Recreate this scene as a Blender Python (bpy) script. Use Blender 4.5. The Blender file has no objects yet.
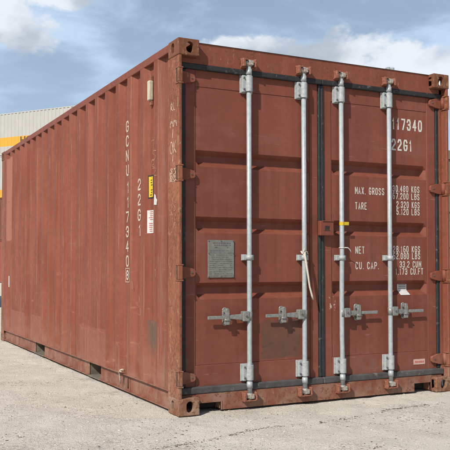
import bpy, bmesh, math, random
import numpy as np
from mathutils import Vector, Matrix, noise as mnoise

random.seed(7)
rng = np.random.default_rng(7)
SC = bpy.context.scene
COL = SC.collection
PI = math.pi

# ------------------------------------------------------------------ camera
CAM = (-2.12143, -4.79558, 1.024257)
YAW, PIT, ROL = 0.457868, 0.026716, -0.0014017
F = Vector((math.sin(YAW)*math.cos(PIT), math.cos(YAW)*math.cos(PIT), math.sin(PIT)))
R = Vector((math.cos(YAW), -math.sin(YAW), 0))
U = R.cross(F)
R2 = R*math.cos(ROL)+U*math.sin(ROL)
U2 = -R*math.sin(ROL)+U*math.cos(ROL)
cd = bpy.data.cameras.new('camera'); cam = bpy.data.objects.new('camera', cd); COL.objects.link(cam)
M = Matrix.Identity(4)
for i in range(3):
    M[i][0] = R2[i]; M[i][1] = U2[i]; M[i][2] = -F[i]; M[i][3] = CAM[i]
cam.matrix_world = M
cd.sensor_width = 36; cd.lens = 771.107/450*36
cd.shift_x = (225-210.181)/450; cd.shift_y = (244.9-225)/450
cd.clip_start = .05; cd.clip_end = 3000
SC.camera = cam
SC.render.resolution_x = 1024; SC.render.resolution_y = 1024

# ------------------------------------------------------------------ light
LIGHT = Vector((1.7, 1.0, -1.7)).normalized()
ELEV = math.asin(-LIGHT.z); AZ = math.atan2(-LIGHT.x, -LIGHT.y)
sd = bpy.data.lights.new('sun', 'SUN'); sun = bpy.data.objects.new('sun', sd); COL.objects.link(sun)
sd.energy = 4.6; sd.angle = math.radians(.55); sd.color = (1, .955, .89)
sun.rotation_euler = LIGHT.to_track_quat('-Z', 'Y').to_euler(); sun.location = (-6, -6, 12)
SC.view_settings.view_transform = 'Standard'; SC.view_settings.look = 'None'
SC.view_settings.exposure = 0.22; SC.view_settings.gamma = 1

class NT:
    """small helper to write node trees"""
    def __init__(s, tree): s.t = tree; s.n = tree.nodes; s.l = tree.links
    def node(s, typ, **kw):
        n = s.n.new(typ)
        for k, v in kw.items(): setattr(n, k, v)
        return n
    def put(s, sock, v):
        if hasattr(v, 'is_linked') or isinstance(v, bpy.types.NodeSocket): s.l.new(v, sock)
        else:
            if isinstance(v, (tuple, list)) and len(v) == 3 and sock.type == 'RGBA': v = (*v, 1)
            sock.default_value = v
    def math(s, op, a, b=0.0, c=None, clamp=False):
        n = s.node('ShaderNodeMath', operation=op, use_clamp=clamp)
        s.put(n.inputs[0], a); s.put(n.inputs[1], b)
        if c is not None: s.put(n.inputs[2], c)
        return n.outputs[0]
    def mix(s, f, a, b, mode='MIX'):
        n = s.node('ShaderNodeMix', data_type='RGBA', blend_type=mode)
        s.put(n.inputs[0], f); s.put(n.inputs[6], a); s.put(n.inputs[7], b)
        return n.outputs[2]
    def noise(s, vec, scale, detail=5, rough=.55, dist=0.0):
        n = s.node('ShaderNodeTexNoise'); s.put(n.inputs['Vector'], vec)
        n.inputs['Scale'].default_value = scale; n.inputs['Detail'].default_value = detail
        n.inputs['Roughness'].default_value = rough; n.inputs['Distortion'].default_value = dist
        return n.outputs['Fac']
    def ramp(s, v, lo, hi, a=0.0, b=1.0):
        n = s.node('ShaderNodeMapRange', interpolation_type='SMOOTHSTEP')
        s.put(n.inputs[0], v); s.put(n.inputs[1], lo); s.put(n.inputs[2], hi)
        s.put(n.inputs[3], a); s.put(n.inputs[4], b)
        return n.outputs[0]
    def scaled(s, vec, sc, loc=(0, 0, 0)):
        n = s.node('ShaderNodeMapping'); s.put(n.inputs[0], vec)
        n.inputs['Scale'].default_value = sc; n.inputs['Location'].default_value = loc
        return n.outputs[0]
    def xyz(s, vec):
        n = s.node('ShaderNodeSeparateXYZ'); s.put(n.inputs[0], vec); return n.outputs
    def band(s, v, a, b, soft=.01):
        return s.math('MULTIPLY', s.ramp(v, a-soft, a+soft), s.ramp(v, b-soft, b+soft, 1.0, 0.0))

# ------------------------------------------------------------------ sky
W = bpy.data.worlds.new('World'); SC.world = W; W.use_nodes = True
w = NT(W.node_tree); w.n.clear()
sky = w.node('ShaderNodeTexSky', sky_type='NISHITA'); sky.sun_disc = False
sky.sun_elevation = ELEV; sky.sun_rotation = AZ % (2*PI)
sky.air_density = 1.0; sky.dust_density = 1.6; sky.ozone_density = 1.6; sky.altitude = 50
tc = w.node('ShaderNodeTexCoord'); d = tc.outputs['Generated']
o = w.xyz(d)
a = w.math('ADD', w.math('MULTIPLY', o[0], R.x), w.math('MULTIPLY', o[1], R.y)); b = o[2]
def blob(a0, b0, ra, rb):
    x = w.math('MULTIPLY', w.math('SUBTRACT', a, a0), 1/ra); y = w.math('MULTIPLY', w.math('SUBTRACT', b, b0), 1/rb)
    q = w.math('ADD', w.math('MULTIPLY', x, x), w.math('MULTIPLY', y, y))
    return w.math('SUBTRACT', 1.0, q)
nz = w.noise(w.scaled(d, (1, 1, 1.5), (2.2, 1.3, .4)), 11, 10, .62, .2)
nf = w.noise(w.scaled(d, (1, 1, 2.8), (5, 1, 0)), 5, 7, .55, .5)
bl = None
for q in [(-.245, .300, .060, .030), (-.222, .276, .032, .022), (-.20, .322, .05, .012), (.113, .258, .080, .030), (.172, .268, .055, .030), (.235, .243, .065, .030), (.30, .215, .07, .034), (.045, .268, .075, .020)]:
    v = blob(*q); bl = v if bl is None else w.math('MAXIMUM', bl, v)
bl = w.math('MAXIMUM', bl, -1.2)
den = w.math('ADD', w.math('MULTIPLY', bl, .50), w.math('MULTIPLY', w.math('SUBTRACT', nz, .5), 3.0))
cm = w.ramp(den, -.14, .30)
n3 = w.noise(w.scaled(d, (1, 1, 1.7), (2.2, 1.3, .44)), 9, 6, .5)
shade = w.ramp(w.math('SUBTRACT', n3, w.math('MULTIPLY', w.math('SUBTRACT', b, .25), -1.2)), .38, .62)
ccol = w.mix(shade, (.40, .45, .52), (.76, .79, .84))
fwd = w.math('ADD', w.math('MULTIPLY', o[0], F.x), w.math('MULTIPLY', o[1], F.y))
front = w.ramp(fwd, .0, .7)
hz = w.ramp(b, .0, .45, .95, .58)
veil = w.math('MULTIPLY', w.math('ADD', hz, w.ramp(nf, .38, .64, -.26, .38)), w.math('ADD', .25, w.math('MULTIPLY', front, .75)), clamp=True)
bg1 = w.node('ShaderNodeBackground'); w.put(bg1.inputs[0], sky.outputs[0]); bg1.inputs[1].default_value = .075
bg2 = w.node('ShaderNodeBackground'); w.put(bg2.inputs[0], ccol); bg2.inputs[1].default_value = 1.0
bgv = w.node('ShaderNodeBackground'); bgv.inputs[0].default_value = (.47, .61, .79, 1); bgv.inputs[1].default_value = 1.0
m0 = w.node('ShaderNodeMixShader'); w.put(m0.inputs[0], veil); w.l.new(bg1.outputs[0], m0.inputs[1]); w.l.new(bgv.outputs[0], m0.inputs[2])
m1 = w.node('ShaderNodeMixShader'); w.put(m1.inputs[0], w.math('MULTIPLY', cm, .93)); w.l.new(m0.outputs[0], m1.inputs[1]); w.l.new(bg2.outputs[0], m1.inputs[2])
wo = w.node('ShaderNodeOutputWorld'); w.l.new(m1.outputs[0], wo.inputs[0])

# ------------------------------------------------------------------ materials
def newmat(name):
    m = bpy.data.materials.new(name); m.use_nodes = True
    t = NT(m.node_tree); t.n.clear()
    out = t.node('ShaderNodeOutputMaterial'); p = t.node('ShaderNodeBsdfPrincipled')
    t.l.new(p.outputs[0], out.inputs[0])
    return m, t, p
def coords(t):
    return t.node('ShaderNodeTexCoord').outputs['Object']
def finish(t, p, col, rough, height=None, bs=.3, dist=.002, metal=0.0, spec=.4):
    t.put(p.inputs['Base Color'], col); t.put(p.inputs['Roughness'], rough)
    p.inputs['Metallic'].default_value = metal; p.inputs['Specular IOR Level'].default_value = spec
    if height is not None:
        b = t.node('ShaderNodeBump'); b.inputs['Strength'].default_value = bs; b.inputs['Distance'].default_value = dist
        t.put(b.inputs['Height'], height); t.l.new(b.outputs[0], p.inputs['Normal'])

RUST = (.125, .048, .022)
def paint(name, base, fade, rust=.25, chip=0.0, streak=.5, rough=.6, extra=None, dust=.15, seed=0.0):
    m, t, p = newmat(name); c = coords(t)
    c0 = t.scaled(c, (1, 1, 1), (seed, seed*.7, seed*.3))
    n1 = t.noise(c0, 1.7, 6, .6)
    col = t.mix(t.ramp(n1, .35, .68), base, fade)
    st = t.noise(t.scaled(c0, (14, 14, .55)), 1.0, 6, .6)
    col = t.mix(t.ramp(st, .42, .75, 0, streak*.55), col, tuple(x*1.35+.02 for x in fade))
    st2 = t.noise(t.scaled(c0, (23, 23, .8), (4, 7, 2)), 1.0, 5, .6)
    col = t.mix(t.ramp(st2, .56, .75, 0, streak*.7), col, tuple(x*.62 for x in base))
    med = t.noise(c0, 22, 6, .65)
    col = t.mix(t.ramp(med, .3, .7, 0, .3), col, tuple(x*.78 for x in base))
    z = t.xyz(c)[2]
    dn = t.noise(c0, 7, 5, .6)
    dm = t.math('MULTIPLY', t.ramp(z, .0, .55, 1.0, 0.0), t.ramp(dn, .3, .7, 0, dust*2.6))
    col = t.mix(dm, col, (.27, .17, .12))
    if extra: col = extra(t, c, col)
    fr = t.noise(c0, 46, 8, .7)
    big = t.noise(c0, 3.1, 4, .6)
    rm = t.ramp(t.math('ADD', fr, t.math('MULTIPLY', big, .35)), .90-rust*.28, .93-rust*.22)
    col = t.mix(t.math('MULTIPLY', rm, .85), col, RUST)
    if chip:
        ch = t.noise(t.scaled(c0, (1, 1, .45), (3, 1, 5)), 38, 7, .72)
        cm_ = t.ramp(ch, .66-chip*.16, .69-chip*.12)
        col = t.mix(t.math('MULTIPLY', cm_, .75), col, (.32, .18, .10))
        ch2 = t.noise(t.scaled(c0, (1, 1, .35), (9, 1, 5)), 24, 7, .7)
        col = t.mix(t.math('MULTIPLY', t.ramp(ch2, .62-chip*.1, .67-chip*.08), .8), col, (.135, .058, .032))
    h = t.math('ADD', t.math('MULTIPLY', med, .5), t.math('MULTIPLY', fr, .5))
    finish(t, p, col, t.ramp(med, .2, .8, rough-.1, rough+.14), h, .35, .0018, 0, .28)
    return m

BASE = (.170, .044, .0235); FADE = (.205, .063, .037)
DBASE = (.158, .045, .027); DFADE = (.190, .058, .036)
PERc, PH0c = .2807, .695
def side_extra(t, c, col):
    o = t.xyz(c); y, z = o[1], o[2]
    wob = t.math('MULTIPLY', t.math('SUBTRACT', t.noise(c, 9, 5, .6), .5), .05)
    y2 = t.math('ADD', y, wob); z2 = t.math('ADD', z, wob)
    # grey rubbed patch near the corner, tapering downwards
    sm = t.ramp(t.noise(t.scaled(c, (22, 22, 1.5)), 1, 5, .6), .35, .65, .4, 1)
    lo = t.math('MULTIPLY', t.math('SUBTRACT', .61, z2), .35)
    a = t.math('MULTIPLY', t.ramp(y2, .375, .40), t.ramp(y2, .60, .64, 1, 0))
    m_ = t.math('MULTIPLY', a, t.math('MULTIPLY', t.ramp(z2, .32, .47), t.ramp(z, .612, .622, 1, 0)))
    col = t.mix(t.math('MULTIPLY', t.math('MULTIPLY', m_, sm), .95), col, (.085, .07, .052))
    # paler repainted area at the far end
    far = t.math('MULTIPLY', t.band(y, 5.41, 5.75, .008), t.band(z, 1.36, 2.46, .006))
    col = t.mix(t.math('MULTIPLY', far, .55), col, (.34, .15, .11))
    # repair patches low on the wall
    for (y0, y1, z1) in ((1.55, 2.32, .47), (3.8, 4.3, .45), (4.6, 5.4, .45)):
        q = t.math('MULTIPLY', t.band(y, y0, y1, .01), t.ramp(z, z1-.01, z1+.01, 1, 0))
        col = t.mix(t.math('MULTIPLY', q, .3), col, (.29, .115, .078))
    # broad blue-grey scuffs running down beside the corner
    sc = t.math('MULTIPLY', t.band(y2, .30, .37, .02), t.ramp(t.noise(t.scaled(c, (1, 18, 1.2)), 2, 5, .7), .42, .62))
    col = t.mix(t.math('MULTIPLY', sc, .4), col, (.18, .125, .10))
    kk = t.math('FRACT', t.math('ADD', t.math('DIVIDE', t.math('SUBTRACT', y, PH0c), PERc), 100.0))
    kd = t.math('MULTIPLY', t.math('MINIMUM', kk, t.math('SUBTRACT', 1.0, kk)), PERc)
    ridge = t.math('MULTIPLY', t.ramp(t.math('ABSOLUTE', t.math('SUBTRACT', kd, .039)), .002, .009, 1, 0), t.ramp(t.noise(t.scaled(c, (3, 3, 1.1)), 1.6, 7, .7), .45, .62))
    col = t.mix(t.math('MULTIPLY', ridge, .5), col, (.31, .165, .10))
    ridge2 = t.math('MULTIPLY', t.ramp(t.math('ABSOLUTE', t.math('SUBTRACT', kd, .098)), .002, .008, 1, 0), t.ramp(t.noise(t.scaled(c, (3, 3, 1.3), (5, 5, 5)), 1.6, 7, .7), .42, .6))
    col = t.mix(t.math('MULTIPLY', ridge2, .45), col, (.10, .045, .028))
    # rub marks and scrapes lower on the wall
    rb = t.noise(t.scaled(c, (1, 1.2, 5), (1, 2, 3)), 3.5, 8, .72)
    col = t.mix(t.math('MULTIPLY', t.ramp(rb, .60, .66), t.ramp(z, .3, 1.6, .55, .12)), col, (.30, .135, .09))
    # small light specks
    sp = t.noise(c, 75, 4, .6)
    col = t.mix(t.ramp(sp, .735, .75, 0, .6), col, (.52, .34, .26))
    return col
def door_extra(t, c, col):
    o = t.xyz(c); x, z = o[0], o[2]
    wob = t.math('MULTIPLY', t.math('SUBTRACT', t.noise(c, 16, 8, .72), .5), .06)
    x2 = t.math('ADD', x, wob); z2 = t.math('ADD', z, wob)
    q = t.math('MULTIPLY', t.band(x2, .70, 1.030, .006), t.band(z2, .345, .625, .006))
    n = t.ramp(t.noise(c, 9, 6, .65), .3, .7, .55, .95)
    col = t.mix(t.math('MULTIPLY', q, n), col, (.098, .054, .038))
    col = t.mix(t.math('MULTIPLY', q, t.ramp(t.noise(c, 13, 4, .6, 1.5), .56, .66, 0, .6)), col, (.065, .035, .028))
    fa = t.noise(t.scaled(c, (1, 1, 1.6), (7, 7, 7)), 2.6, 7, .66)
    col = t.mix(t.ramp(fa, .50, .70, 0, .45), col, (.215, .082, .058))
    gr = t.noise(t.scaled(c, (6, 6, .8), (2, 2, 2)), 2.2, 7, .7)
    col = t.mix(t.ramp(gr, .56, .72, 0, .5), col, (.095, .040, .027))
    scr = t.noise(t.scaled(c, (5, 5, 60), (1, 4, 2)), 1.0, 4, .5)
    col = t.mix(t.math('MULTIPLY', t.ramp(scr, .70, .73), t.ramp(fa, .45, .55, 0, .5)), col, (.30, .17, .13))
    # grey scuff low on the right leaf
    s = t.math('MULTIPLY', t.band(x2, 1.55, 1.78, .05), t.band(z2, .20, .30, .03))
    col = t.mix(t.math('MULTIPLY', s, t.ramp(t.noise(t.scaled(c, (1, 1, 1), (0, 0, 2)), 14, 5), .45, .65, 0, .6)), col, (.13, .09, .08))
    fl = t.math('MULTIPLY', t.math('MULTIPLY', t.band(x, 1.290, 1.350, .012), t.band(z, .68, .79, .02)), t.ramp(t.noise(t.scaled(c, (1, 1, .6)), 48, 4, .6), .57, .62))
    col = t.mix(t.math('MULTIPLY', fl, .85), col, (.46, .38, .30))
    sp = t.noise(c, 60, 4, .6)
    col = t.mix(t.ramp(sp, .75, .765, 0, .6), col, (.50, .40, .34))
    return col
MAT = {}
MAT['side'] = paint('side_paint', BASE, FADE, .35, 0, .8, .62, side_extra, .2)
MAT['door'] = paint('door_paint', DBASE, DFADE, .3, 0, .5, .55, door_extra, .08, 3)
MAT['frame'] = paint('frame_paint', (.165, .047, .027), (.205, .064, .039), .6, .22, .5, .6, None, .3, 5)
MAT['post'] = paint('worn_post_paint', (.182, .056, .030), (.255, .092, .048), .7, .55, .6, .66, None, .3, 8)
MAT['cast'] = paint('rusty_casting_paint', (.135, .048, .027), (.20, .078, .042), .85, .5, .4, .7, None, .5, 11)
MAT['roof'] = paint('roof_paint', BASE, FADE, .6, .3, .3, .65, None, 0, 13)

def simple(name, col, rough=.6, var=.25, scale=20, metal=0.0, bump=.2, second=None, thr=None, spec=.35):
    m, t, p = newmat(name); c = coords(t)
    n = t.noise(c, scale, 6, .65)
    cc = t.mix(t.ramp(n, .3, .7), tuple(x*(1-var) for x in col), tuple(min(1, x*(1+var*.5)) for x in col))
    if second:
        n2 = t.noise(t.scaled(c, (1, 1, 1), (3, 3, 3)), scale*1.7, 7, .7)
        cc = t.mix(t.ramp(n2, thr, thr+.04, 0, .85), cc, second)
    finish(t, p, cc, rough, n, bump, .001, metal, spec)
    return m
MAT['rod'] = simple('galvanised_rod', (.34, .37, .38), .45, .16, 30, .15, .15, (.30, .26, .22), .66)
MAT['bracket'] = simple('white_bracket_paint', (.345, .37, .37), .55, .22, 45, .1, .3, (.23, .13, .08), .60)
MAT['cam'] = simple('worn_cam_paint', (.33, .32, .29), .6, .3, 60, .1, .4, (.25, .11, .06), .52)
MAT['keeper'] = simple('rusty_keeper', (.24, .09, .055), .7, .4, 60, 0, .5, (.50, .30, .22), .60)
MAT['handle'] = simple('galvanised_handle', (.25, .255, .24), .48, .3, 55, .35, .3, (.20, .13, .09), .58)
MAT['bolt'] = simple('dark_bolt', (.12, .11, .10), .6, .3, 80, .3)
MAT['rubber'] = simple('black_rubber', (.022, .022, .024), .62, .3, 14, 0, .4, (.085, .078, .07), .60)
MAT['dusty_rubber'] = simple('dusty_rubber', (.068, .065, .062), .75, .4, 9, 0, .4, (.14, .12, .10), .60)
MAT['white'] = simple('white_lettering', (.56, .53, .48), .6, .12, 45, 0, .1, (.22, .085, .058), .655)
MAT['faded_white'] = simple('faded_lettering', (.47, .39, .32), .6, .15, 40, 0, .1, (.22, .068, .04), .56)
MAT['chalk'] = simple('chalk_marks', (.47, .33, .25), .9, .2, 90, 0, .1, (.20, .062, .035), .62)
MAT['chalk_faint'] = simple('faint_chalk', (.30, .16, .10), .9, .2, 90, 0, .1, (.20, .06, .032), .52)
MAT['plate'] = simple('grey_data_plate', (.20, .20, .18), .5, .22, 26, .25, .25)
MAT['plate_ink'] = simple('plate_ink', (.09, .085, .08), .6, .3, 60)
MAT['yellow'] = simple('yellow_sticker', (.55, .38, .02), .5, .15, 50, 0, .1)
MAT['black'] = simple('black_print', (.025, .022, .02), .6, .2, 50, 0, .1)
MAT['band_ink'] = simple('band_ink', (.11, .065, .02), .6, .2, 30)
MAT['sticker'] = simple('white_sticker', (.52, .51, .49), .55, .15, 40, 0, .15)
MAT['pink'] = simple('pale_sticker', (.50, .34, .28), .55, .15, 60, 0, .15)
MAT['redink'] = simple('red_ink', (.40, .10, .07), .6, .2, 60)
MAT['vent'] = simple('cream_vent', (.46, .42, .33), .6, .2, 40, 0, .2, (.34, .15, .09), .66)
MAT['dark'] = simple('undercoat_and_slot_shade', (.03, .026, .023), .85, .3, 20)  # undercoat, and the dark of the blocks standing for shaded hinge slots
MAT['pocket'] = simple('pocket_steel', (.17, .14, .105), .7, .35, 14, 0, .3)
MAT['rope'] = simple('pale_strap', (.52, .48, .42), .8, .2, 120, 0, .4)
MAT['wire'] = simple('old_wire', (.42, .37, .30), .7, .35, 90, .2, .4)
MAT['timber'] = simple('floor_timber', (.10, .07, .045), .8, .3, 10)

def corr_paint(name, base, bands=(), seed=0):
    def ex(t, c, col):
        z = t.xyz(c)[2]
        for (z0, z1, cc) in bands: col = t.mix(t.band(z, z0, z1, .008), col, cc)
        return col
    return paint(name, base, tuple(min(1, x*1.06) for x in base), .05, 0, .25, .55, ex, .05, seed)
MAT['bg_white'] = corr_paint('white_container_paint', (.37, .365, .345), ((.555, 1.11, (.56, .30, .04)),), 20)
MAT['bg_white2'] = corr_paint('white_container_paint_two', (.39, .385, .36), ((-.02, .50, (.55, .29, .04)),), 23)
MAT['bg_brown'] = corr_paint('brown_container_paint', (.15, .06, .04), (), 26)
MAT['bg_red'] = corr_paint('dark_red_container_paint', (.24, .07, .05), (), 29)
MAT['bg_olive'] = corr_paint('olive_container_paint', (.17, .17, .12), (), 32)

# ground
def ground_mat():
    m, t, p = newmat('pale_gravel'); c = coords(t)
    n1 = t.noise(c, .45, 5, .6); n2 = t.noise(c, 3.2, 8, .68); n3 = t.noise(c, 38, 8, .75); n4 = t.noise(c, 150, 4, .6)
    col = t.mix(t.ramp(n1, .35, .65), (.60, .55, .47), (.665, .61, .525))
    col = t.mix(t.ramp(n2, .36, .64, 0, .55), col, (.47, .43, .365))
    col = t.mix(t.ramp(n3, .50, .66, 0, .6), col, (.68, .635, .56))
    col = t.mix(t.ramp(n3, .40, .30, 0, .75), col, (.30, .255, .20))
    pn = t.noise(t.scaled(c, (1, 1, 1), (4, 4, 0)), 1.6, 6, .65)
    sp = t.noise(t.scaled(c, (1, 1, 1), (8, 2, 0)), 62, 5, .7)
    spm = t.ramp(t.math('ADD', sp, t.math('MULTIPLY', pn, .45)), .77, .85)
    col = t.mix(t.math('MULTIPLY', spm, .6), col, (.20, .165, .13))
    b1 = t.noise(t.scaled(c, (1, 1, 1), (2, 9, 0)), 19, 6, .7, .4)
    b2 = t.noise(t.scaled(c, (1, 1, 1), (6, 1, 0)), 1.1, 5, .6)
    blm = t.ramp(t.math('ADD', b1, t.math('MULTIPLY', t.math('SUBTRACT', b2, .5), .55)), .575, .70)
    col = t.mix(t.math('MULTIPLY', blm, .62), col, (.33, .285, .225))
    col = t.mix(t.ramp(n4, .3, .7, 0, .3), col, (.42, .37, .31))
    v = t.node('ShaderNodeTexVoronoi'); t.put(v.inputs['Vector'], c); v.inputs['Scale'].default_value = 95
    vb = t.ramp(v.outputs['Distance'], 0, .6, 1, 0)
    h = t.math('ADD', t.math('MULTIPLY', n3, 1.0), t.math('ADD', t.math('MULTIPLY', n2, 1.5), t.math('ADD', t.math('MULTIPLY', vb, .25), t.math('MULTIPLY', n4, .3))))
    finish(t, p, col, .93, h, .9, .011, 0, .15)
    return m
MAT['ground'] = ground_mat()
def stone_mat():
    m, t, p = newmat('loose_stone'); g = t.node('ShaderNodeNewGeometry')
    cr = t.node('ShaderNodeValToRGB'); t.l.new(g.outputs['Random Per Island'], cr.inputs[0])
    e = cr.color_ramp.elements; e[0].color = (.10, .08, .06, 1); e[1].color = (.72, .66, .57, 1)
    for pos, cc in ((.15, (.22, .19, .15, 1)), (.32, (.46, .41, .34, 1)), (.7, (.60, .54, .46, 1))):
        x = e.new(pos); x.color = cc
    n = t.noise(coords(t), 120, 3)
    finish(t, p, t.mix(t.ramp(n, .3, .7, 0, .3), cr.outputs[0], (.25, .21, .17)), .9, n, .3, .001, 0, .2)
    return m
MAT['stone'] = stone_mat()
MAT['bark'] = simple('dark_debris', (.10, .077, .055), .9, .4, 60)

# ------------------------------------------------------------------ mesh helpers
class MB:
    def __init__(s): s.bm = bmesh.new()
    def box(s, x0, x1, y0, y1, z0, z1, bev=0.0, seg=2):
        r = bmesh.ops.create_cube(s.bm, size=1)
        vs = r['verts']
        for v in vs:
            v.co = Vector(((x0+x1)/2+v.co.x*(x1-x0), (y0+y1)/2+v.co.y*(y1-y0), (z0+z1)/2+v.co.z*(z1-z0)))
        if bev:
            es = list({e for v in vs for e in v.link_edges})
            bmesh.ops.bevel(s.bm, geom=es, offset=bev, segments=seg, profile=.5, affect='EDGES')
        return s
    def hexa(s, pts, bev=0.0):
        """8 points: bottom loop 4, top loop 4"""
        v = [s.bm.verts.new(p) for p in pts]
        fs = [s.bm.faces.new([v[i] for i in f]) for f in ((0, 3, 2, 1), (4, 5, 6, 7), (0, 1, 5, 4), (1, 2, 6, 5), (2, 3, 7, 6), (3, 0, 4, 7))]
        if bev:
            es = list({e for f in fs for e in f.edges}); bmesh.ops.bevel(s.bm, geom=es, offset=bev, segments=2, profile=.5, affect='EDGES')
        return s
    def prism(s, poly, origin, ux, uy, un, h, bev=0.0):
        """extrude 2D polygon (in ux,uy) along un by h"""
        o, ux, uy, un = map(Vector, (origin, ux, uy, un))
        a = [s.bm.verts.new(o+ux*p[0]+uy*p[1]) for p in poly]
        b_ = [s.bm.verts.new(v.co+un*h) for v in a]
        n = len(poly)
        fs = [s.bm.faces.new(a[::-1]), s.bm.faces.new(b_)]
        for i in range(n): fs.append(s.bm.faces.new((a[i], a[(i+1) % n], b_[(i+1) % n], b_[i])))
        if bev:
            es = list({e for f in fs[:2] for e in f.edges}); bmesh.ops.bevel(s.bm, geom=es, offset=bev, segments=1, affect='EDGES')
        return s
    def tube(s, pts, r, seg=14, cap=True):
        pts = [Vector(p) for p in pts]; rings = []
        rr = r if isinstance(r, (list, tuple)) else [r]*len(pts)
        up = None
        for i, p in enumerate(pts):
            if i == 0: t = pts[1]-p
            elif i == len(pts)-1: t = p-pts[i-1]
            else: t = (pts[i+1]-pts[i-1])
            t.normalize()
            if up is None:
                up = Vector((0, 0, 1)) if abs(t.z) < .9 else Vector((1, 0, 0))
            x = t.cross(up)
            if x.length < 1e-4: x = t.cross(Vector((0, 1, 0)))
            x.normalize(); y = x.cross(t).normalized(); up = y
            rings.append([s.bm.verts.new(p+(x*math.cos(k*2*PI/seg)+y*math.sin(k*2*PI/seg))*rr[i]) for k in range(seg)])
        for i in range(len(rings)-1):
            for k in range(seg):
                f = s.bm.faces.new((rings[i][k], rings[i][(k+1) % seg], rings[i+1][(k+1) % seg], rings[i+1][k])); f.smooth = True
        if cap:
            s.bm.faces.new(rings[0]); s.bm.faces.new(rings[-1][::-1])
        return s
    def build(s, name, mat, parent=None, **tags):
        me = bpy.data.meshes.new(name)
        bmesh.ops.recalc_face_normals(s.bm, faces=s.bm.faces)
        s.bm.to_mesh(me); s.bm.free()
        return link(name, me, mat, parent, **tags)
def link(name, me, mat, parent=None, **tags):
    if mat is not None:
        me.materials.clear(); me.materials.append(mat)
    ob = bpy.data.objects.new(name, me); COL.objects.link(ob)
    if parent is not None: adopt(ob, parent)
    for k, v in tags.items(): ob[k] = v
    return ob
def world_of(o):
    m = o.matrix_basis.copy()
    while o.parent: m = o.parent.matrix_basis @ o.matrix_parent_inverse @ m if False else m; break
    return m
def adopt(ob, parent):
    """parent, keeping mesh coordinates in the root's building frame"""
    ob.parent = parent
    if parent.type == 'EMPTY':
        ob.matrix_parent_inverse = Matrix.Translation(-Vector(parent['_pivot'])) if '_pivot' in parent else Matrix.Identity(4)
def thing(name, label, cat, loc=(0, 0, 0), rotz=0.0, pivot=(0, 0, 0), group=None):
    o_ = bpy.data.objects.new(name, None); COL.objects.link(o_)
    o_.empty_display_size = .2
    o_.location = Vector(loc)+Matrix.Rotation(rotz, 3, 'Z') @ Vector(pivot); o_.rotation_euler = (0, 0, rotz)
    o_['_pivot'] = tuple(pivot); o_['label'] = label; o_['category'] = cat
    if group: o_['group'] = group
    return o_
def oval(cx, cy, w_, h_, n=20):
    """stadium polygon"""
    pts = []; r = min(w_, h_)/2
    for i in range(n):
        t_ = 2*PI*(i+.5)/n
        x, y = math.cos(t_)*r, math.sin(t_)*r
        if h_ > w_: y += math.copysign((h_-w_)/2, y)
        else: x += math.copysign((w_-h_)/2, x)
        pts.append((cx+x, cy+y))
    return pts

# corner casting with real apertures (boolean evaluated once, mirrored by mesh)
def casting_template():
    a_ = MB().box(0, .162, 0, .178, 0, .118, .007, 2); ma = bpy.data.meshes.new('t'); a_.bm.to_mesh(ma); a_.bm.free()
    base = bpy.data.objects.new('t', ma); COL.objects.link(base)
    cut = MB()
    cuts = [MB().box(.028, .2, .028, .22, .02, .092),
            MB().prism(oval(.088, .058, .056, .078), (0, -.02, 0), (1, 0, 0), (0, 0, 1), (0, 1, 0), .08),
            MB().prism(oval(.095, .058, .048, .078), (-.02, 0, 0), (0, 1, 0), (0, 0, 1), (1, 0, 0), .08),
            MB().prism(oval(.085, .092, .062, .118), (0, 0, .07), (1, 0, 0), (0, 1, 0), (0, 0, 1), .08)]
    obs = []
    for q in cuts:
        me_ = bpy.data.meshes.new('c'); bmesh.ops.recalc_face_normals(q.bm, faces=q.bm.faces); q.bm.to_mesh(me_); q.bm.free()
        ob = bpy.data.objects.new('c', me_); COL.objects.link(ob); obs.append(ob)
        md = base.modifiers.new('b', 'BOOLEAN'); md.object = ob; md.operation = 'DIFFERENCE'; md.solver = 'EXACT'
    dg = bpy.context.evaluated_depsgraph_get()
    me = bpy.data.meshes.new_from_object(base.evaluated_get(dg))
    for ob in obs+[base]: bpy.data.objects.remove(ob)
    return me
CAST = casting_template()
def casting(L, Wd, H, ix, iy, iz, mat, root):
    me = CAST.copy(); bm = bmesh.new(); bm.from_mesh(me)
    for v in bm.verts:
        x, y, z = v.co
        v.co = (Wd-x if ix else x, L-y if iy else y, z+H-.118 if iz else .118-z)
    bmesh.ops.recalc_face_normals(bm, faces=bm.faces); bm.to_mesh(me); bm.free()
    return link('corner_casting', me, mat, root)

# lettering
_FONT = None
def text_mesh(bm, s, origin, ux, uy, width, height, bold=.0, align='L', h=.0012, spacing=1.0):
    cu = bpy.data.curves.new('t', 'FONT'); cu.body = s; cu.size = 1; cu.offset = bold; cu.space_character = spacing; cu.resolution_u = 3
    ob = bpy.data.objects.new('t', cu); COL.objects.link(ob)
    dg = bpy.context.evaluated_depsgraph_get(); me = bpy.data.meshes.new_from_object(ob.evaluated_get(dg))
    bpy.data.objects.remove(ob)
    co = np.array([v.co[:] for v in me.vertices]); mn, mx = co.min(0), co.max(0)
    ux, uy = Vector(ux), Vector(uy); un = ux.cross(uy); o_ = Vector(origin)
    sx = width/(mx[0]-mn[0]); sy = height/(mx[1]-mn[1])
    if align == 'R': o_ = o_-ux*width
    if align == 'C': o_ = o_-ux*width/2
    vs = [bm.verts.new(o_+ux*((c[0]-mn[0])*sx)+uy*((c[1]-mn[1])*sy)+un*h) for c in co]
    for p in me.polygons:
        try: bm.faces.new([vs[i] for i in p.vertices])
        except ValueError: pass
    bpy.data.meshes.remove(me)
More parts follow.
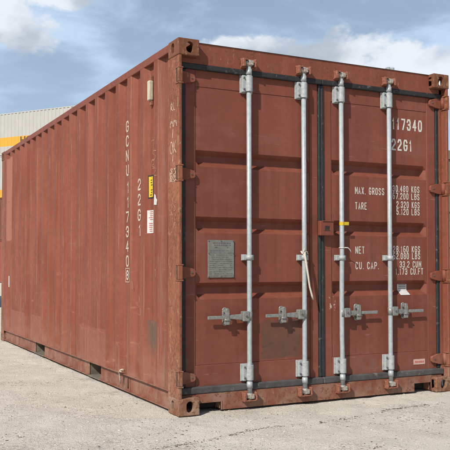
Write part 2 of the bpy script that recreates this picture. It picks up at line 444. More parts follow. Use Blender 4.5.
def stroke(bm, pts, r, un):
    """a flat-ish hand-drawn line"""
    un = Vector(un); pts = [Vector(p) for p in pts]
    L, Rr = [], []
    for i, p in enumerate(pts):
        t_ = (pts[min(i+1, len(pts)-1)]-pts[max(i-1, 0)]).normalized(); n_ = t_.cross(un)*r*random.uniform(.35, 1.25)
        L.append(bm.verts.new(p+n_)); Rr.append(bm.verts.new(p-n_))
    for i in range(len(pts)-1): bm.faces.new((L[i], L[i+1], Rr[i+1], Rr[i]))

# angular stencil-like capitals drawn as strokes in a unit box
c_ = .22
_O = [(0, c_), (0, 1-c_), (c_, 1), (1-c_, 1), (1, 1-c_), (1, c_), (1-c_, 0), (c_, 0), (0, c_)]
BLOCK = {'0': [_O], 'O': [_O], '1': [[(.18, .78), (.5, 1), (.5, 0)]],
 '2': [[(0, 1-c_), (c_, 1), (1-c_, 1), (1, 1-c_), (1, .62), (0, .16), (0, 0), (1, 0)]],
 '3': [[(0, 1-c_), (c_, 1), (1-c_, 1), (1, 1-c_), (1, .62), (.75, .52), (.35, .52)], [(.75, .52), (1, .40), (1, c_), (1-c_, 0), (c_, 0), (0, c_)]],
 '4': [[(.70, 0), (.70, 1)], [(.70, 1), (0, .3), (1, .3)]], '5': [[(1, 1), (.05, 1), (.05, .56), (.75, .6), (1, .42), (1, c_), (1-c_, 0), (c_, 0), (0, c_)]],
 '6': [[(.9, 1), (c_, 1), (0, 1-c_), (0, c_), (c_, 0), (1-c_, 0), (1, c_), (1, .42), (.78, .57)], [(.78, .57), (.2, .57)]],
 '7': [[(0, 1), (1, 1), (1, .8), (.4, 0)]],
 '8': [[(.22, .53), (0, .68), (0, 1-c_), (c_, 1), (1-c_, 1), (1, 1-c_), (1, .68), (.78, .53)], [(.78, .53), (1, .38), (1, c_), (1-c_, 0), (c_, 0), (0, c_), (0, .38), (.22, .53)], [(.22, .53), (.78, .53)]],
 'G': [[(1, 1-c_), (1-c_, 1), (c_, 1), (0, 1-c_), (0, c_), (c_, 0), (1-c_, 0), (1, c_), (1, .48), (.55, .48)]],
 'C': [[(1, 1-c_), (1-c_, 1), (c_, 1), (0, 1-c_), (0, c_), (c_, 0), (1-c_, 0), (1, c_)]],
 'N': [[(0, 0), (0, 1)], [(0, 1), (1, 0)], [(1, 0), (1, 1)]], 'U': [[(0, 1), (0, c_), (c_, 0), (1-c_, 0), (1, c_), (1, 1)]], 'M': [[(0, 0), (0, 1)], [(1, 1), (1, 0)], [(0, 1), (.5, .3), (1, 1)]],
 'A': [[(0, 0), (.5, 1), (1, 0)], [(.25, .3), (.75, .3)]], 'X': [[(0, 0), (1, 1)], [(0, 1), (1, 0)]],
 'R': [[(0, 0), (0, 1), (1-c_, 1), (1, 1-c_), (1, .62), (.78, .48), (0, .48)], [(.5, .48), (1, 0)]], 'P': [[(0, 0), (0, 1), (1-c_, 1), (1, 1-c_), (1, .62), (.78, .46), (0, .46)]],
 'S': [[(1, 1-c_), (1-c_, 1), (c_, 1), (0, 1-c_), (0, .64), (1, .38), (1, c_), (1-c_, 0), (c_, 0), (0, c_)]], 'T': [[(0, 1), (1, 1)], [(.5, 1), (.5, 0)]],
 'E': [[(1, 1), (0, 1), (0, 0), (1, 0)], [(0, .52), (.8, .52)]], 'F': [[(1, 1), (0, 1), (0, 0)], [(0, .52), (.8, .52)]], 'K': [[(0, 0), (0, 1)], [(1, 1), (.15, .45)], [(.35, .55), (1, 0)]],
 'L': [[(0, 1), (0, 0), (1, 0)]], 'B': [[(0, 0), (0, 1)], [(0, 1), (1-c_, 1), (1, 1-c_), (1, .64), (.75, .52), (.1, .52)], [(.75, .52), (1, .4), (1, c_), (1-c_, 0), (0, 0)]], '.': [[(.35, 0), (.65, 0)]]}
def block_text(bm, s_, origin, ux, uy, width, height, th, h=.0008):
    ux, uy = Vector(ux), Vector(uy); un = ux.cross(uy); o_ = Vector(origin)
    adv = [{' ': .75, '.': .5, '1': .8}.get(ch, 1.0) for ch in s_]; pw = width/(sum(adv)-.28); x = 0; lift = 0
    for ch, ad in zip(s_, adv):
        gw = pw*(.72 if ch not in '.' else .3)
        if ch == '.': gw = pw*.25
        if ch == 'M': gw = pw*.80
        if ch == '1': gw = pw*.55
        for st_ in BLOCK.get(ch, []):
            lift += 1; zl = h+.0004*(lift % 4)
            P_ = [Vector((x+th/2+p[0]*(gw-th), th/2+p[1]*(height-th))) for p in st_]
            closed = (P_[0]-P_[-1]).length < 1e-7
            if closed: P_ = P_[:-1]
            n_ = len(P_); A1, B1 = [], []
            for i in range(n_):
                pv = P_[i-1] if (i > 0 or closed) else None; nx_ = P_[(i+1) % n_] if (i < n_-1 or closed) else None
                d1 = (P_[i]-pv).normalized() if pv is not None else None; d2 = (nx_-P_[i]).normalized() if nx_ is not None else None
                p = P_[i].copy()
                if d1 is None: d1 = d2; p = p-d2*th*.42
                if d2 is None: d2 = d1; p = p+d1*th*.42
                n1 = Vector((-d1.y, d1.x)); n2 = Vector((-d2.y, d2.x)); mt = (n1+n2)
                if mt.length < .3: mt = n1
                mt.normalize(); k_ = min(1.6, 1/max(.3, mt.dot(n1)))*th/2
                for lst, sg in ((A1, 1), (B1, -1)):
                    q = p+mt*k_*sg; lst.append(bm.verts.new(o_+ux*q.x+uy*q.y+un*zl))
            rng_ = range(n_) if closed else range(n_-1)
            for i in rng_:
                try: bm.faces.new((A1[i], A1[(i+1) % n_], B1[(i+1) % n_], B1[i]))
                except ValueError: pass
        x += pw*ad

# ------------------------------------------------------------------ ground
def axis(c0, c1, fine, far):
    a_ = list(np.arange(c0, c1, fine)); s_ = fine; x = c1
    while x < far: a_.append(x); s_ *= 1.35; x += s_
    a_.append(far); s_ = fine; x = c0-fine; pre = []
    while x > -far: pre.append(x); s_ *= 1.35; x -= s_
    pre.append(-far)
    return np.array(pre[::-1]+a_)
def make_ground():
    xs = axis(-3.2, 3.6, .035, 900); ys = axis(-2.6, 7.0, .035, 900)
    X, Y = np.meshgrid(xs, ys, indexing='ij')
    Z = np.zeros_like(X)
    for i in range(len(xs)):
        for j in range(len(ys)):
            x, y = xs[i], ys[j]
            if -4 < x < 5 and -4 < y < 9:
                z = .010*mnoise.noise((x*1.1, y*1.1, 3)) + .006*mnoise.noise((x*4, y*4, 9)) + .0045*mnoise.noise((x*13, y*13, 1))
                Z[i, j] = z-.004
            elif abs(x) < 40 and abs(y) < 60: Z[i, j] = .02*mnoise.noise((x*.3, y*.3, 3))-.01
    # keep the ground just under the corner castings and rails
    near = (np.abs(X-1.22) < 1.5) & (np.abs(Y-3) < 3.3)
    Z[near] = np.minimum(Z[near], -.0005)
    n, m_ = X.shape
    me = bpy.data.meshes.new('ground'); me.vertices.add(n*m_)
    me.vertices.foreach_set('co', np.stack([X, Y, Z], -1).ravel())
    idx = np.arange(n*m_).reshape(n, m_)
    q = np.stack([idx[:-1, :-1], idx[1:, :-1], idx[1:, 1:], idx[:-1, 1:]], -1).reshape(-1, 4)
    me.loops.add(q.size); me.loops.foreach_set('vertex_index', q.ravel())
    me.polygons.add(len(q)); me.polygons.foreach_set('loop_start', np.arange(0, q.size, 4)); me.polygons.foreach_set('loop_total', np.full(len(q), 4))
    me.update(calc_edges=True); me.polygons.foreach_set('use_smooth', np.ones(len(q), bool))
    g = link('ground', me, MAT['ground']); g['kind'] = 'structure'
    return g
make_ground()
OCT_V = np.array([(1, 0, 0), (-1, 0, 0), (0, 1, 0), (0, -1, 0), (0, 0, 1), (0, 0, -1)], float)
OCT_F = np.array([(0, 2, 4), (2, 1, 4), (1, 3, 4), (3, 0, 4), (2, 0, 5), (1, 2, 5), (3, 1, 5), (0, 3, 5)])
def gz(x, y): return .010*mnoise.noise((x*1.1, y*1.1, 3)) + .006*mnoise.noise((x*4, y*4, 9)) + .0045*mnoise.noise((x*13, y*13, 1))-.004
def scatter(name, pos, size, mat, flat, label):
    n = len(pos); V = np.repeat(OCT_V[None], n, 0)*rng.uniform(.6, 1.25, (n, 6, 1))
    V += rng.normal(0, .16, V.shape)
    sc = size[:, None, None]*np.stack([rng.uniform(.7, 1.4, n), rng.uniform(.6, 1.0, n), rng.uniform(flat*.6, flat*1.2, n)], -1)[:, None, :]
    V *= sc; th = rng.uniform(0, 2*PI, n); c_, s_ = np.cos(th)[:, None], np.sin(th)[:, None]
    x = V[..., 0]*c_-V[..., 1]*s_; y = V[..., 0]*s_+V[..., 1]*c_
    V = np.stack([x, y, V[..., 2]], -1)+pos[:, None, :]
    Fc = (OCT_F[None]+np.arange(n)[:, None, None]*6).reshape(-1, 3)
    me = bpy.data.meshes.new(name); me.vertices.add(n*6); me.vertices.foreach_set('co', V.ravel())
    me.loops.add(Fc.size); me.loops.foreach_set('vertex_index', Fc.ravel().astype(np.int32))
    me.polygons.add(len(Fc)); me.polygons.foreach_set('loop_start', np.arange(0, Fc.size, 3)); me.polygons.foreach_set('loop_total', np.full(len(Fc), 3))
    me.update(calc_edges=True)
    o_ = link(name, me, mat); o_['kind'] = 'stuff'; o_['label'] = label; o_['category'] = 'stones' if 'stone' in name else 'debris'
    return o_
def spots(n, fn):
    out = []
    while len(out) < n:
        x = random.uniform(-3.0, 3.2); y = random.uniform(-2.3, 6.8)
        if x > .03 and y > .08: continue
        if random.random() < fn(x, y): out.append((x, y, gz(x, y)))
    return np.array(out)
def near_w(x, y):
    dd = math.hypot(x-CAM[0], y-CAM[1]); return min(1, (4.2/dd)**2)*(.35+.9*max(0, mnoise.noise((x*1.5, y*1.5, 5))+.25))
P = spots(20000, near_w); scatter('loose_stones', P, rng.lognormal(math.log(.0032), .45, len(P)), MAT['stone'], .6, 'small loose stones lying over the pale gravel yard')
def line_w(x, y):
    yl = -.64+.14*x+.03*math.sin(x*5)+.02*mnoise.noise((x*6, 1, 1)); d1 = abs(y-yl)
    a_ = math.exp(-(d1/.022)**2)*(.35+1.3*max(0, mnoise.noise((x*2.2, 7, 1))+.15))
    b_ = max(0, mnoise.noise((x*2.3, y*2.3, 8))-.12)*.30*min(1, (4.4/math.hypot(x-CAM[0], y-CAM[1]))**2)
    return min(1, a_+b_)
P = spots(6500, line_w); scatter('dark_debris', P, rng.lognormal(math.log(.0042), .45, len(P)), MAT['bark'], .38, 'dark crumbs of soil and bark in a line across the gravel')

# ------------------------------------------------------------------ main container
L, WD, H = 6.058, 2.438, 2.591
PIV = (WD/2, L/2, 0)
root = thing('shipping_container', 'large rust-red shipping container with closed double doors and four pale locking rods', 'shipping container', (0, 0, 0), 0, PIV)

def side_wob(y, z): return .0045*mnoise.noise((y*2.1, z*1.7, 4))+.0016*mnoise.noise((y*7, z*5, 2))
def door_wob(x, z): return .0032*mnoise.noise((x*3, z*3, 6))-.001
PER = .2807; PH0 = .695           # centre of an outward flat
def corr_x(y, y0, y1, out, depth):
    """depth of a corrugated wall at y (0 outward flat, depth in the recess)"""
    if y < y0 or y > y1: return out
    k = ((y-PH0)/PER) % 1.0; k = min(k, 1-k)*PER      # distance from the outward flat's centre
    f0, f1 = .039, .101
    return out+depth*min(1, max(0, (k-f0)/(f1-f0)))
def side_panel(xs_sign, name='side_panel', mat=None, parent=None, L=L, x_out=.004, z0=.150, z1=2.535, patches=True, start=.186, y0c=.19, y1c=None):
    y1c = y1c or L-.36
    ys = [start, y0c]
    k0 = math.ceil((y0c-PH0)/PER-.5)
    k = k0
    while PH0+k*PER-.101 < y1c:
        for dq in (-.101, -.039, 0, .039, .101):
            yy = PH0+k*PER+dq
            if y0c < yy < y1c: ys.append(yy)
        k += 1
    ys += [y1c, L-start]; ys = sorted(set(ys))
    zs = sorted(set(list(np.linspace(z0, z1, 22))+[.44, .475]))
    bm = bmesh.new(); grid = []
    for y in ys:
        row = []
        for z in zs:
            e = corr_x(y, y0c, y1c, 0, .036)
            if patches and z < .476 and (1.60 < y < 2.30 or 3.84 < y < 4.32 or 4.66 < y < 5.42) : e = min(e, 0.003 if z < .45 else 99)
            wob = side_wob(y, z)
            x = x_out+e+(wob if patches else 0)
            row.append(bm.verts.new((x if xs_sign < 0 else WD-x, y, z)))
        grid.append(row)
    for i in range(len(grid)-1):
        for j in range(len(zs)-1): bm.faces.new((grid[i][j], grid[i+1][j], grid[i+1][j+1], grid[i][j+1]))
    # back skin so that the panel has thickness
    back = [[bm.verts.new(v.co+Vector((.003 if xs_sign < 0 else -.003, 0, 0))) for v in (r[0], r[-1])] for r in grid]
    for i in range(len(grid)-1):
        bm.faces.new((back[i][0], back[i][1], back[i+1][1], back[i+1][0]))
        bm.faces.new((grid[i][0], back[i][0], back[i+1][0], grid[i+1][0]))
        bm.faces.new((grid[i][-1], grid[i+1][-1], back[i+1][1], back[i][1]))
    me = bpy.data.meshes.new(name); bmesh.ops.recalc_face_normals(bm, faces=bm.faces); bm.to_mesh(me); bm.free()
    return link(name, me, mat, parent)
side_panel(-1, mat=MAT['side'], parent=root)
side_panel(1, mat=MAT['side'], parent=root, patches=False)

# corner posts
def post(ix, iy):
    m = MB()
    fx = (lambda x: WD-x) if ix else (lambda x: x)
    if not iy:
        # J-shaped door post: outer web + front lip + inner channel
        prof = [(.006, .008), (.010, .003), (.026, .003), (.031, .008), (.031, .060), (.055, .060), (.055, .135), (.012, .135), (.012, .186), (.0045, .190), (.004, .178)]
    else:
        prof = [(.004, L-.190), (.012, L-.186), (.060, L-.13), (.150, L-.055), (.155, L-.004), (.012, L-.003), (.006, L-.008)]
    prof = [(fx(x), y) for x, y in prof]
    m.prism(prof, (0, 0, .1185), (1, 0, 0), (0, 1, 0), (0, 0, 1), H-.237)
    return m.build('corner_post', MAT['post' if not ix else 'frame'], root)
for ix in (0, 1):
    for iy in (0, 1):
        post(ix, iy)
        for iz in (0, 1): casting(L, WD, H, ix, iy, iz, MAT['cast'], root)
# top side rails, bottom side rails
for s_ in (0, 1):
    fx = (lambda x: WD-x) if s_ else (lambda x: x)
    a_, b_ = sorted((fx(.0025), fx(.062)))
    MB().box(a_, b_, .1785, L-.1785, 2.527, 2.583, .004).build('top_rail', MAT['frame'], root)
    m = MB()
    # C-shaped bottom rail with four fork pocket openings
    pk = [(1.75, 2.08), (3.74, 4.15)]
    edges = [.1785, pk[0][0], pk[0][1], pk[1][0], pk[1][1], L-.1785]
    for i in (0, 2, 4):
        a_, b_ = sorted((fx(.031), fx(.037)))
        m.box(a_, b_, edges[i], edges[i+1], .028, .150)
        a_, b_ = sorted((fx(.010), fx(.070)))
        m.box(a_, b_, edges[i], edges[i+1], .020, .028)
    a_, b_ = sorted((fx(.0015), fx(.075)))
    m.box(a_, b_, .1785, L-.1785, .1475, .1555, .002, 1)
    m.build('bottom_rail', MAT['frame'], root)
    for y0, y1 in pk:
        q = MB(); a_, b_ = sorted((fx(.0315), fx(WD/2-.001)))
        q.box(a_, b_, y0-.006, y0, .026, .142); q.box(a_, b_, y1, y1+.006, .026, .142); q.box(a_, b_, y0-.006, y1+.006, .140, .1465)
        a_, b_ = sorted((fx(.012), fx(WD/2-.001))); q.box(a_, b_, y0-.006, y1+.006, .016, .0255)
        q.build('fork_pocket', MAT['pocket'], root)
# floor, cross members, roof, front end wall
m = MB(); m.box(.08, WD-.08, .10, L-.08, .152, .18); m.build('floor', MAT['timber'], root)
for k in range(12):
    y = .35+k*.49
    if 1.70 < y < 2.14 or 3.69 < y < 4.2: continue
    MB().box(.08, WD-.08, y, y+.05, .030, .151).build('cross_member', MAT['dark'], root)
bm = bmesh.new(); rows = []
ys = np.linspace(.19, L-.19, 109)
for i, y in enumerate(ys):
    z = 2.575-(.018 if (i//3) % 2 and 2 < i < 106 else 0)
    rows.append([bm.verts.new((x, y, z)) for x in (.062, WD-.062)])
for i in range(len(rows)-1): bm.faces.new((rows[i][0], rows[i+1][0], rows[i+1][1], rows[i][1]))
me = bpy.data.meshes.new('roof'); bm.to_mesh(me); bm.free(); link('roof', me, MAT['roof'], root)
bm = bmesh.new(); rows = []
n = 8; xs = [.155]
for k in range(n):
    c0 = .155+(k+.5)*(WD-.31)/n
    xs += [c0-.1, c0-.05, c0+.05, c0+.1]
xs += [WD-.155]
for i, x in enumerate(xs):
    y = L-.008-(.045 if i % 4 in (2, 3) and 0 < i < len(xs)-1 else 0)
    rows.append([bm.verts.new((x, y, z)) for z in (.15, 2.52)])
for i in range(len(rows)-1): bm.faces.new((rows[i][0], rows[i+1][0], rows[i+1][1], rows[i][1]))
me = bpy.data.meshes.new('end_wall'); bm.to_mesh(me); bm.free(); link('end_wall', me, MAT['side'], root)
for z0, z1, nm in ((.02, .15, 'end_sill'), (2.52, 2.585, 'end_header')):
    MB().box(.1625, WD-.1625, L-.06, L-.004, z0, z1, .004).build(nm, MAT['frame'], root)

# door header and sill
HD = .060      # header face
m = MB()
m.prism([(HD, 2.437), (HD, 2.574), (HD-.004, 2.583), (HD+.10, 2.583), (HD+.10, 2.437)], (.1625, 0, 0), (0, 1, 0), (0, 0, 1), (1, 0, 0), WD-.325)
m.box(.032, .1625, HD, .12, 2.437, 2.472)
m.box(WD-.1625, WD-.032, HD, .12, 2.437, 2.472)
header = m.build('door_header', MAT['frame'], root)
MB().box(.165, WD-.165, HD-.006, HD+.02, 2.5832, 2.587, .001, 1).build('header_lip', MAT['dark'], root)
# the sill has a notch beside each casting
m = MB(); n0, n1, n2, n3 = .176, .350, 2.094, 2.262
ztop, zlow, znl = .132, .012, .070
poly = [(.1625, ztop), (.1625, zlow), (n0, zlow), (n0, znl), (n1, znl), (n1, zlow), (n2, zlow), (n2, znl+.006), (n3, znl+.006), (n3, zlow), (WD-.1625, zlow), (WD-.1625, ztop)]
m.prism(poly, (0, HD-.004, 0), (1, 0, 0), (0, 0, 1), (0, 1, 0), .012)
m.box(.1625, WD-.1625, HD+.008, .14, .120, .131)
m.box(.032, .1625, HD, .12, .1185, .131); m.box(WD-.1625, WD-.032, HD, .12, .1185, .131)
m.box(n1, n2, HD+.008, .13, .0125, .02)
# notch liners, standing slightly proud of the sill
for (u, v, zt) in ((n0, n1, znl), (n2, n3, znl+.006)):
    m.box(u-.001, v+.010, HD-.007, .14, zt, zt+.007); m.box(v, v+.010, HD-.0075, .14, zlow+.001, zt-.0005)
sill = m.build('door_sill', MAT['frame'], root)
MB().box(.1625, WD-.1625, .145, .16, .02, .149).build('sill_back', MAT['dark'], root)

# ---- doors
D = .080; REC = .046
GR = [(1.835, 1.803, 1.753, 1.720), (1.368, 1.336, 1.287, 1.253), (.903, .871, .820, .786)]
def door_leaf(x0, x1, p0, p1):
    """x0,x1 leaf edges; p0,p1 pressed panel edges"""
    m = MB(); bm = m.bm
    zt, zb = 2.432, .165
    pt, pb = 2.280, .330
    # frame tubes
    m.box(x0, p0-.0015, D, D+.05, zb, zt, .004); m.box(p1+.0015, x1, D, D+.05, zb, zt, .004)
    m.box(p0-.001, p1+.001, D+.0005, D+.05, pt+.002, zt, .004); m.box(p0-.001, p1+.001, D+.0005, D+.05, zb, pb-.002, .004)
    # pressed panel: profile of rows, the grooves end in sloped cheeks
    f = D+.0045
    rows = [(pt, 0)]
    for g in GR: rows += [(g[0], 0), (g[1], 1), (g[2], 1), (g[3], 0)]
    rows += [(pb, 0)]
    ck = .030
    nx = 9
    xs_ = [p0, p0+.004, p0+.004+ck]+list(np.linspace(p0+ck+.06, p1-ck-.06, nx))+[p1-.004-ck, p1-.004, p1]
    allrows = []
    for i in range(len(rows)-1):
        (za, ra), (zb_, rb) = rows[i], rows[i+1]
        nsub = 5 if abs(za-zb_) > .2 else 1
        for k in range(nsub): allrows.append((za+(zb_-za)*k/nsub, ra+(rb-ra)*k/nsub))
    allrows.append(rows[-1])
    grid = []
    for (z, r_) in allrows:
        row = []
        for j, x in enumerate(xs_):
            inn = 0 if j in (0, 1, len(xs_)-1, len(xs_)-2) else 1
            wob = door_wob(x, z)*inn
            row.append(bm.verts.new((x, f+REC*r_*inn+wob, z)))
        grid.append(row)
    for i in range(len(grid)-1):
        for j in range(len(xs_)-1): bm.faces.new((grid[i][j], grid[i+1][j], grid[i+1][j+1], grid[i][j+1]))
    # inner skin
    m.box(p0, p1, D+.056, D+.06, pb, pt)
    return m.build('door', MAT['door'], root)
LX0, LX1, RX0, RX1 = .090, 1.192, 1.246, 2.352
doorL = door_leaf(LX0, LX1, .167, 1.118); doorR = door_leaf(RX0, RX1, 1.318, 2.262)

def gasket(door, x0, x1, inner, s):
    g0 = .032 if s < 0 else None
    m = MB(); y0, y1 = .067, D+.03
    zt0, zt1, zb0, zb1 = 2.398, 2.436, .133, .182
    # rubber strips: top, hinge side, centre side
    def strip(xa, xb, za, zb_, yf, b=.008): m.box(xa, xb, yf, y1, za, zb_, b, 3)
    if s < 0:
        strip(.0325, 1.2185, zt0, 2.4365, .052); strip(.0325, LX0-.001, zb1, zt0, .070); strip(LX1+.001, 1.2185, zb1, zt0, .069)
    else:
        strip(1.2195, WD-.0325, zt0, 2.4365, .052); strip(RX1+.001, WD-.0325, zb1, zt0, .070); strip(1.2195, RX0-.001, zb1, zt0, .069)
    m.build('door_gasket', MAT['rubber'], door)
    q = MB()
    if s < 0: q.box(.0325, 1.2185, .052, y1, zb0, zb1, .010, 3)
    else: q.box(1.2195, WD-.0325, .052, y1, zb0, zb1, .010, 3)
    q.build('bottom_seal', MAT['dusty_rubber'], door)
gasket(doorL, 0, 0, 0, -1); gasket(doorR, 0, 0, 0, 1)

# hinges: blade and barrel belong to the door, lugs to the post
for s, door in ((-1, doorL), (1, doorR)):
    zs = (2.333, 1.660, .976, .250) if s < 0 else (2.360, 1.652, .938, .258)
    for z in zs:
        fx = (lambda x: x) if s < 0 else (lambda x: WD-x)
        m = MB()
        # tapering blade from the barrel over the seal onto the leaf
        pl = [(.030, .046), (.085, .040), (.150, .024), (.158, .010), (.158, -.014), (.150, -.026), (.085, -.040), (.030, -.046)]
        pts = [(fx(a_), z+b_) for a_, b_ in pl]
        m.prism(pts, (0, D-.024, 0), (1, 0, 0), (0, 0, 1), (0, 1, 0), .0235, .003)
        m.tube([(fx(.030), .044, z-.046), (fx(.030), .044, z+.046)], .0165)
        m.build('hinge', MAT['frame'], door)
        q = MB(); a_, b_ = sorted((fx(.0008), fx(.040)))
        for zz in (z-.058, z+.048):
            q.box(a_, b_, -.001, .056, zz, zz+.010, .002, 1)
        a_, b_ = sorted((fx(.0002), fx(.0335))); q.box(a_, b_, -.0012, .020, z-.047, z+.047, .004)
        q.build('hinge_lug', MAT['post'], root)
        q = MB(); a_, b_ = sorted((fx(-.0006), fx(.006))); q.box(a_, b_, .0205, .030, z-.046, z+.046)  # solid dark block stands for the shade in the hinge slot, nothing is cut
        q.build('hinge_slot_shade', MAT['dark'], root)
        # hinge bolt dot
        q = MB(); q.tube([(fx(.128), D-.0285, z), (fx(.128), D-.022, z)], .006, 8); q.build('hinge_bolt', MAT['bolt'], door)

# locking rods with their hardware
RY = .044; RR = .0178
RODS = [(.577, doorL, -1), (1.045, doorL, -1), (1.386, doorR, 1), (1.848, doorR, 1)]
for i, (x, door, hs) in enumerate(RODS):
    bend = .004 if i == 2 else 0
    pts = [(x, RY, .108), (x, RY, .30), (x-bend, RY, .48), (x-bend, RY, .8), (x, RY, 1.1), (x, RY, 2.475)]
    MB().tube(pts, RR, 18).build('locking_rod', MAT['rod'], door)
    # bearing brackets, top and bottom
    for (z0, z1) in ((2.268, 2.398), (.198, .322)):
        m = MB()
        m.box(x-.060, x+.042, D-.012, D-.001, z0, z1, .003)
        m.prism(oval(0, 0, .054, .066, 16), (x, RY+.004, z0+.008), (1, 0, 0), (0, 1, 0), (0, 0, 1), z1-z0-.016, .002)
        m.box(x-.052, x-.024, RY-.002, D-.011, z0+.004, z1-.004, .004)
        m.box(x+.022, x+.034, RY+.006, D-.011, z0+.004, z1-.004, .003)
        br = m.build('bearing_bracket', MAT['bracket'], door)
        for zz in (z0+.024, z1-.024):
            MB().tube([(x-.040, RY-.010, zz), (x-.040, RY, zz)], .0068, 8).build('bracket_bolt', MAT['bolt'], door)
            MB().tube([(x+.033, RY-.002, zz), (x+.033, RY+.008, zz)], .0060, 8).build('bracket_bolt', MAT['bolt'], door)
    # collar between bracket and cam
    for (z0, z1) in ((.150, .197), (2.399, 2.440)):
        MB().tube([(x, RY, z0), (x, RY, z1)], RR+.004, 16).build('rod_collar', MAT['rod'], door)
    # guide clamp half way
    m = MB(); z = 1.082
    m.box(x-.050, x+.040, D-.010, D-.001, z-.022, z+.022, .002)
    m.box(x-.050, x-.022, RY, D-.009, z-.020, z+.020, .004); m.box(x+.022, x+.038, RY, D-.009, z-.020, z+.020, .004)
    m.tube([(x, RY-.001, z-.017), (x, RY-.001, z+.017)], RR+.007, 16)
    m.build('rod_guide', MAT['bracket'], door)
    # cams on the rod ends, keepers on header and sill
    for (zc, up) in ((2.482, 1), (.092, -1)):
        m = MB()
        m.tube([(x, RY, zc-.022), (x, RY, zc+.022)], .021, 14)
        m.hexa([(x-.010, RY-.030, zc-.016), (x+.022, RY-.034, zc-.016), (x+.034, RY+.006, zc-.016), (x-.010, RY+.010, zc-.016),
                (x-.010, RY-.030, zc+.016), (x+.022, RY-.034, zc+.016), (x+.034, RY+.006, zc+.016), (x-.010, RY+.010, zc+.016)], .003)
        m.hexa([(x-.052, RY-.010, zc-.013), (x-.012, RY-.020, zc-.013), (x-.012, RY+.006, zc-.013), (x-.052, RY+.006, zc-.013),
                (x-.052, RY-.010, zc+.013), (x-.012, RY-.020, zc+.013), (x-.012, RY+.006, zc+.013), (x-.052, RY+.006, zc+.013)], .003)
        m.build('locking_cam', MAT['cam'], door)
        q = MB()
        yk = HD-.0005 if up > 0 else HD-.0045
        for a_, b_ in ((-.062, -.040), (.034, .050)):
            q.box(x+a_, x+b_, .012, yk, zc-.030, zc+.030, .005)
        q.box(x-.062, x+.050, yk-.012, yk, zc-.034, zc+.034, .003)
        if up > 0: q.box(x-.060, x-.020, .014, yk-.012, zc+.018, zc+.030, .003)
        else: q.box(x-.060, x+.046, .014, yk-.012, zc-.034, zc-.024, .003)
        q.build('cam_keeper', MAT['keeper'], root)
    # handle: hub on the rod, lever, catch
    zh = .662; hx = (x+hs*.185 if i != 2 else x+.135); s = hs
    if hs > 0: hx = x+.150
    m = MB()
    a_, b_ = sorted((x+s*.010, x+s*.062)); m.box(a_, b_, RY-.024, RY+.024, zh-.036, zh+.036, .006)
    m.tube([(x, RY, zh-.03), (x, RY, zh+.03)], RR+.003, 16)
    ex = x+s*.335
    m.hexa([(x+s*.058, RY-.012, zh-.026), (hx, RY-.008, zh-.013), (hx, RY+.004, zh-.013), (x+s*.058, RY+.004, zh-.026),
            (x+s*.058, RY-.012, zh+.018), (hx, RY-.008, zh+.010), (hx, RY+.004, zh+.010), (x+s*.058, RY+.004, zh+.018)], .003)
    a_, b_ = sorted((hx, ex)); m.box(a_, b_, RY-.006, RY+.003, zh-.016, zh+.009, .004)
    h_ = m.build('handle', MAT['handle'], door)
    q = MB(); q.tube([(x+s*.036, RY-.030, zh), (x+s*.036, RY-.022, zh)], .008, 10); q.build('hub_bolt', MAT['bolt'], door)
    c = MB()
    c.prism(oval(0, 0, .040, .130, 20), (hx, D-.010, zh), (1, 0, 0), (0, 0, 1), (0, 1, 0), .009, .002)
    c.box(hx-.016, hx+.016, RY+.006, D-.009, zh-.052, zh-.030, .004); c.box(hx-.013, hx+.013, RY+.004, D-.009, zh+.028, zh+.050, .004)
    c.prism([(-.018, -.056), (.018, -.056), (.020, -.030), (.014, -.018), (.014, .012), (.018, .024), (.014, .056), (-.010, .058), (-.015, .024), (-.013, .0), (-.014, -.020), (-.020, -.034)],
            (hx, RY-.013, zh), (1, 0, 0), (0, 0, 1), (0, 1, 0), .008, .002)
    c.box(hx-.009, hx+.009, RY-.014, RY+.008, zh+.040, zh+.060, .004)
    c.tube([(hx-.024, RY-.016, zh-.020), (hx+.024, RY-.016, zh-.024)], .006, 8)
    c.build('handle_catch', MAT['handle'], door)

# seal box over the centre joint
m = MB(); m.box(1.180, 1.302, .028, .068, 1.248, 1.360, .006); m.box(1.196, 1.300, .022, .0285, 1.355, 1.362, .002, 1)
sb = m.build('seal_box', MAT['door'], doorR)
m = MB()
for k in range(4): m.box(1.220+k*.011, 1.228+k*.011, .0265, .0285, 1.292+random.uniform(0, .004), 1.322)
m.box(1.216, 1.268, .0265, .0282, 1.284, 1.288)
m.build('seal_print', MAT['black'], doorR)

# data plate on the left leaf
m = MB(); m.box(.262, .470, D-.0045, D+.0035, .938, 1.205, .002, 1); pl = m.build('data_plate', MAT['plate'], doorL)
m = MB()
for (px, pz) in ((.268, 1.198), (.366, 1.198), (.464, 1.198), (.268, 1.11), (.464, 1.11), (.268, .945), (.366, .945), (.464, .945)):
    MB().tube([(px, D-.0075, pz), (px, D-.004, pz)], .0048, 8).build('plate_rivet', MAT['bolt'], doorL)
m = MB(); z = 1.186
rows_ = [(.30, .44, .006), (.29, .445, .006), (.315, .42, .006), None, (.28, .43, .003)]+[(.275, .455, .003)]*12
for r_ in rows_:
    if r_ is None: z -= .012; continue
    x = r_[0]
    while x < r_[1]:
        wd_ = random.uniform(.006, .024)
        if random.random() < .82: m.box(x, min(x+wd_, r_[1]), D-.0052, D-.0044, z-r_[2], z)
        x += wd_+.005
    z -= .0148
m.build('plate_print', MAT['plate_ink'], doorL)

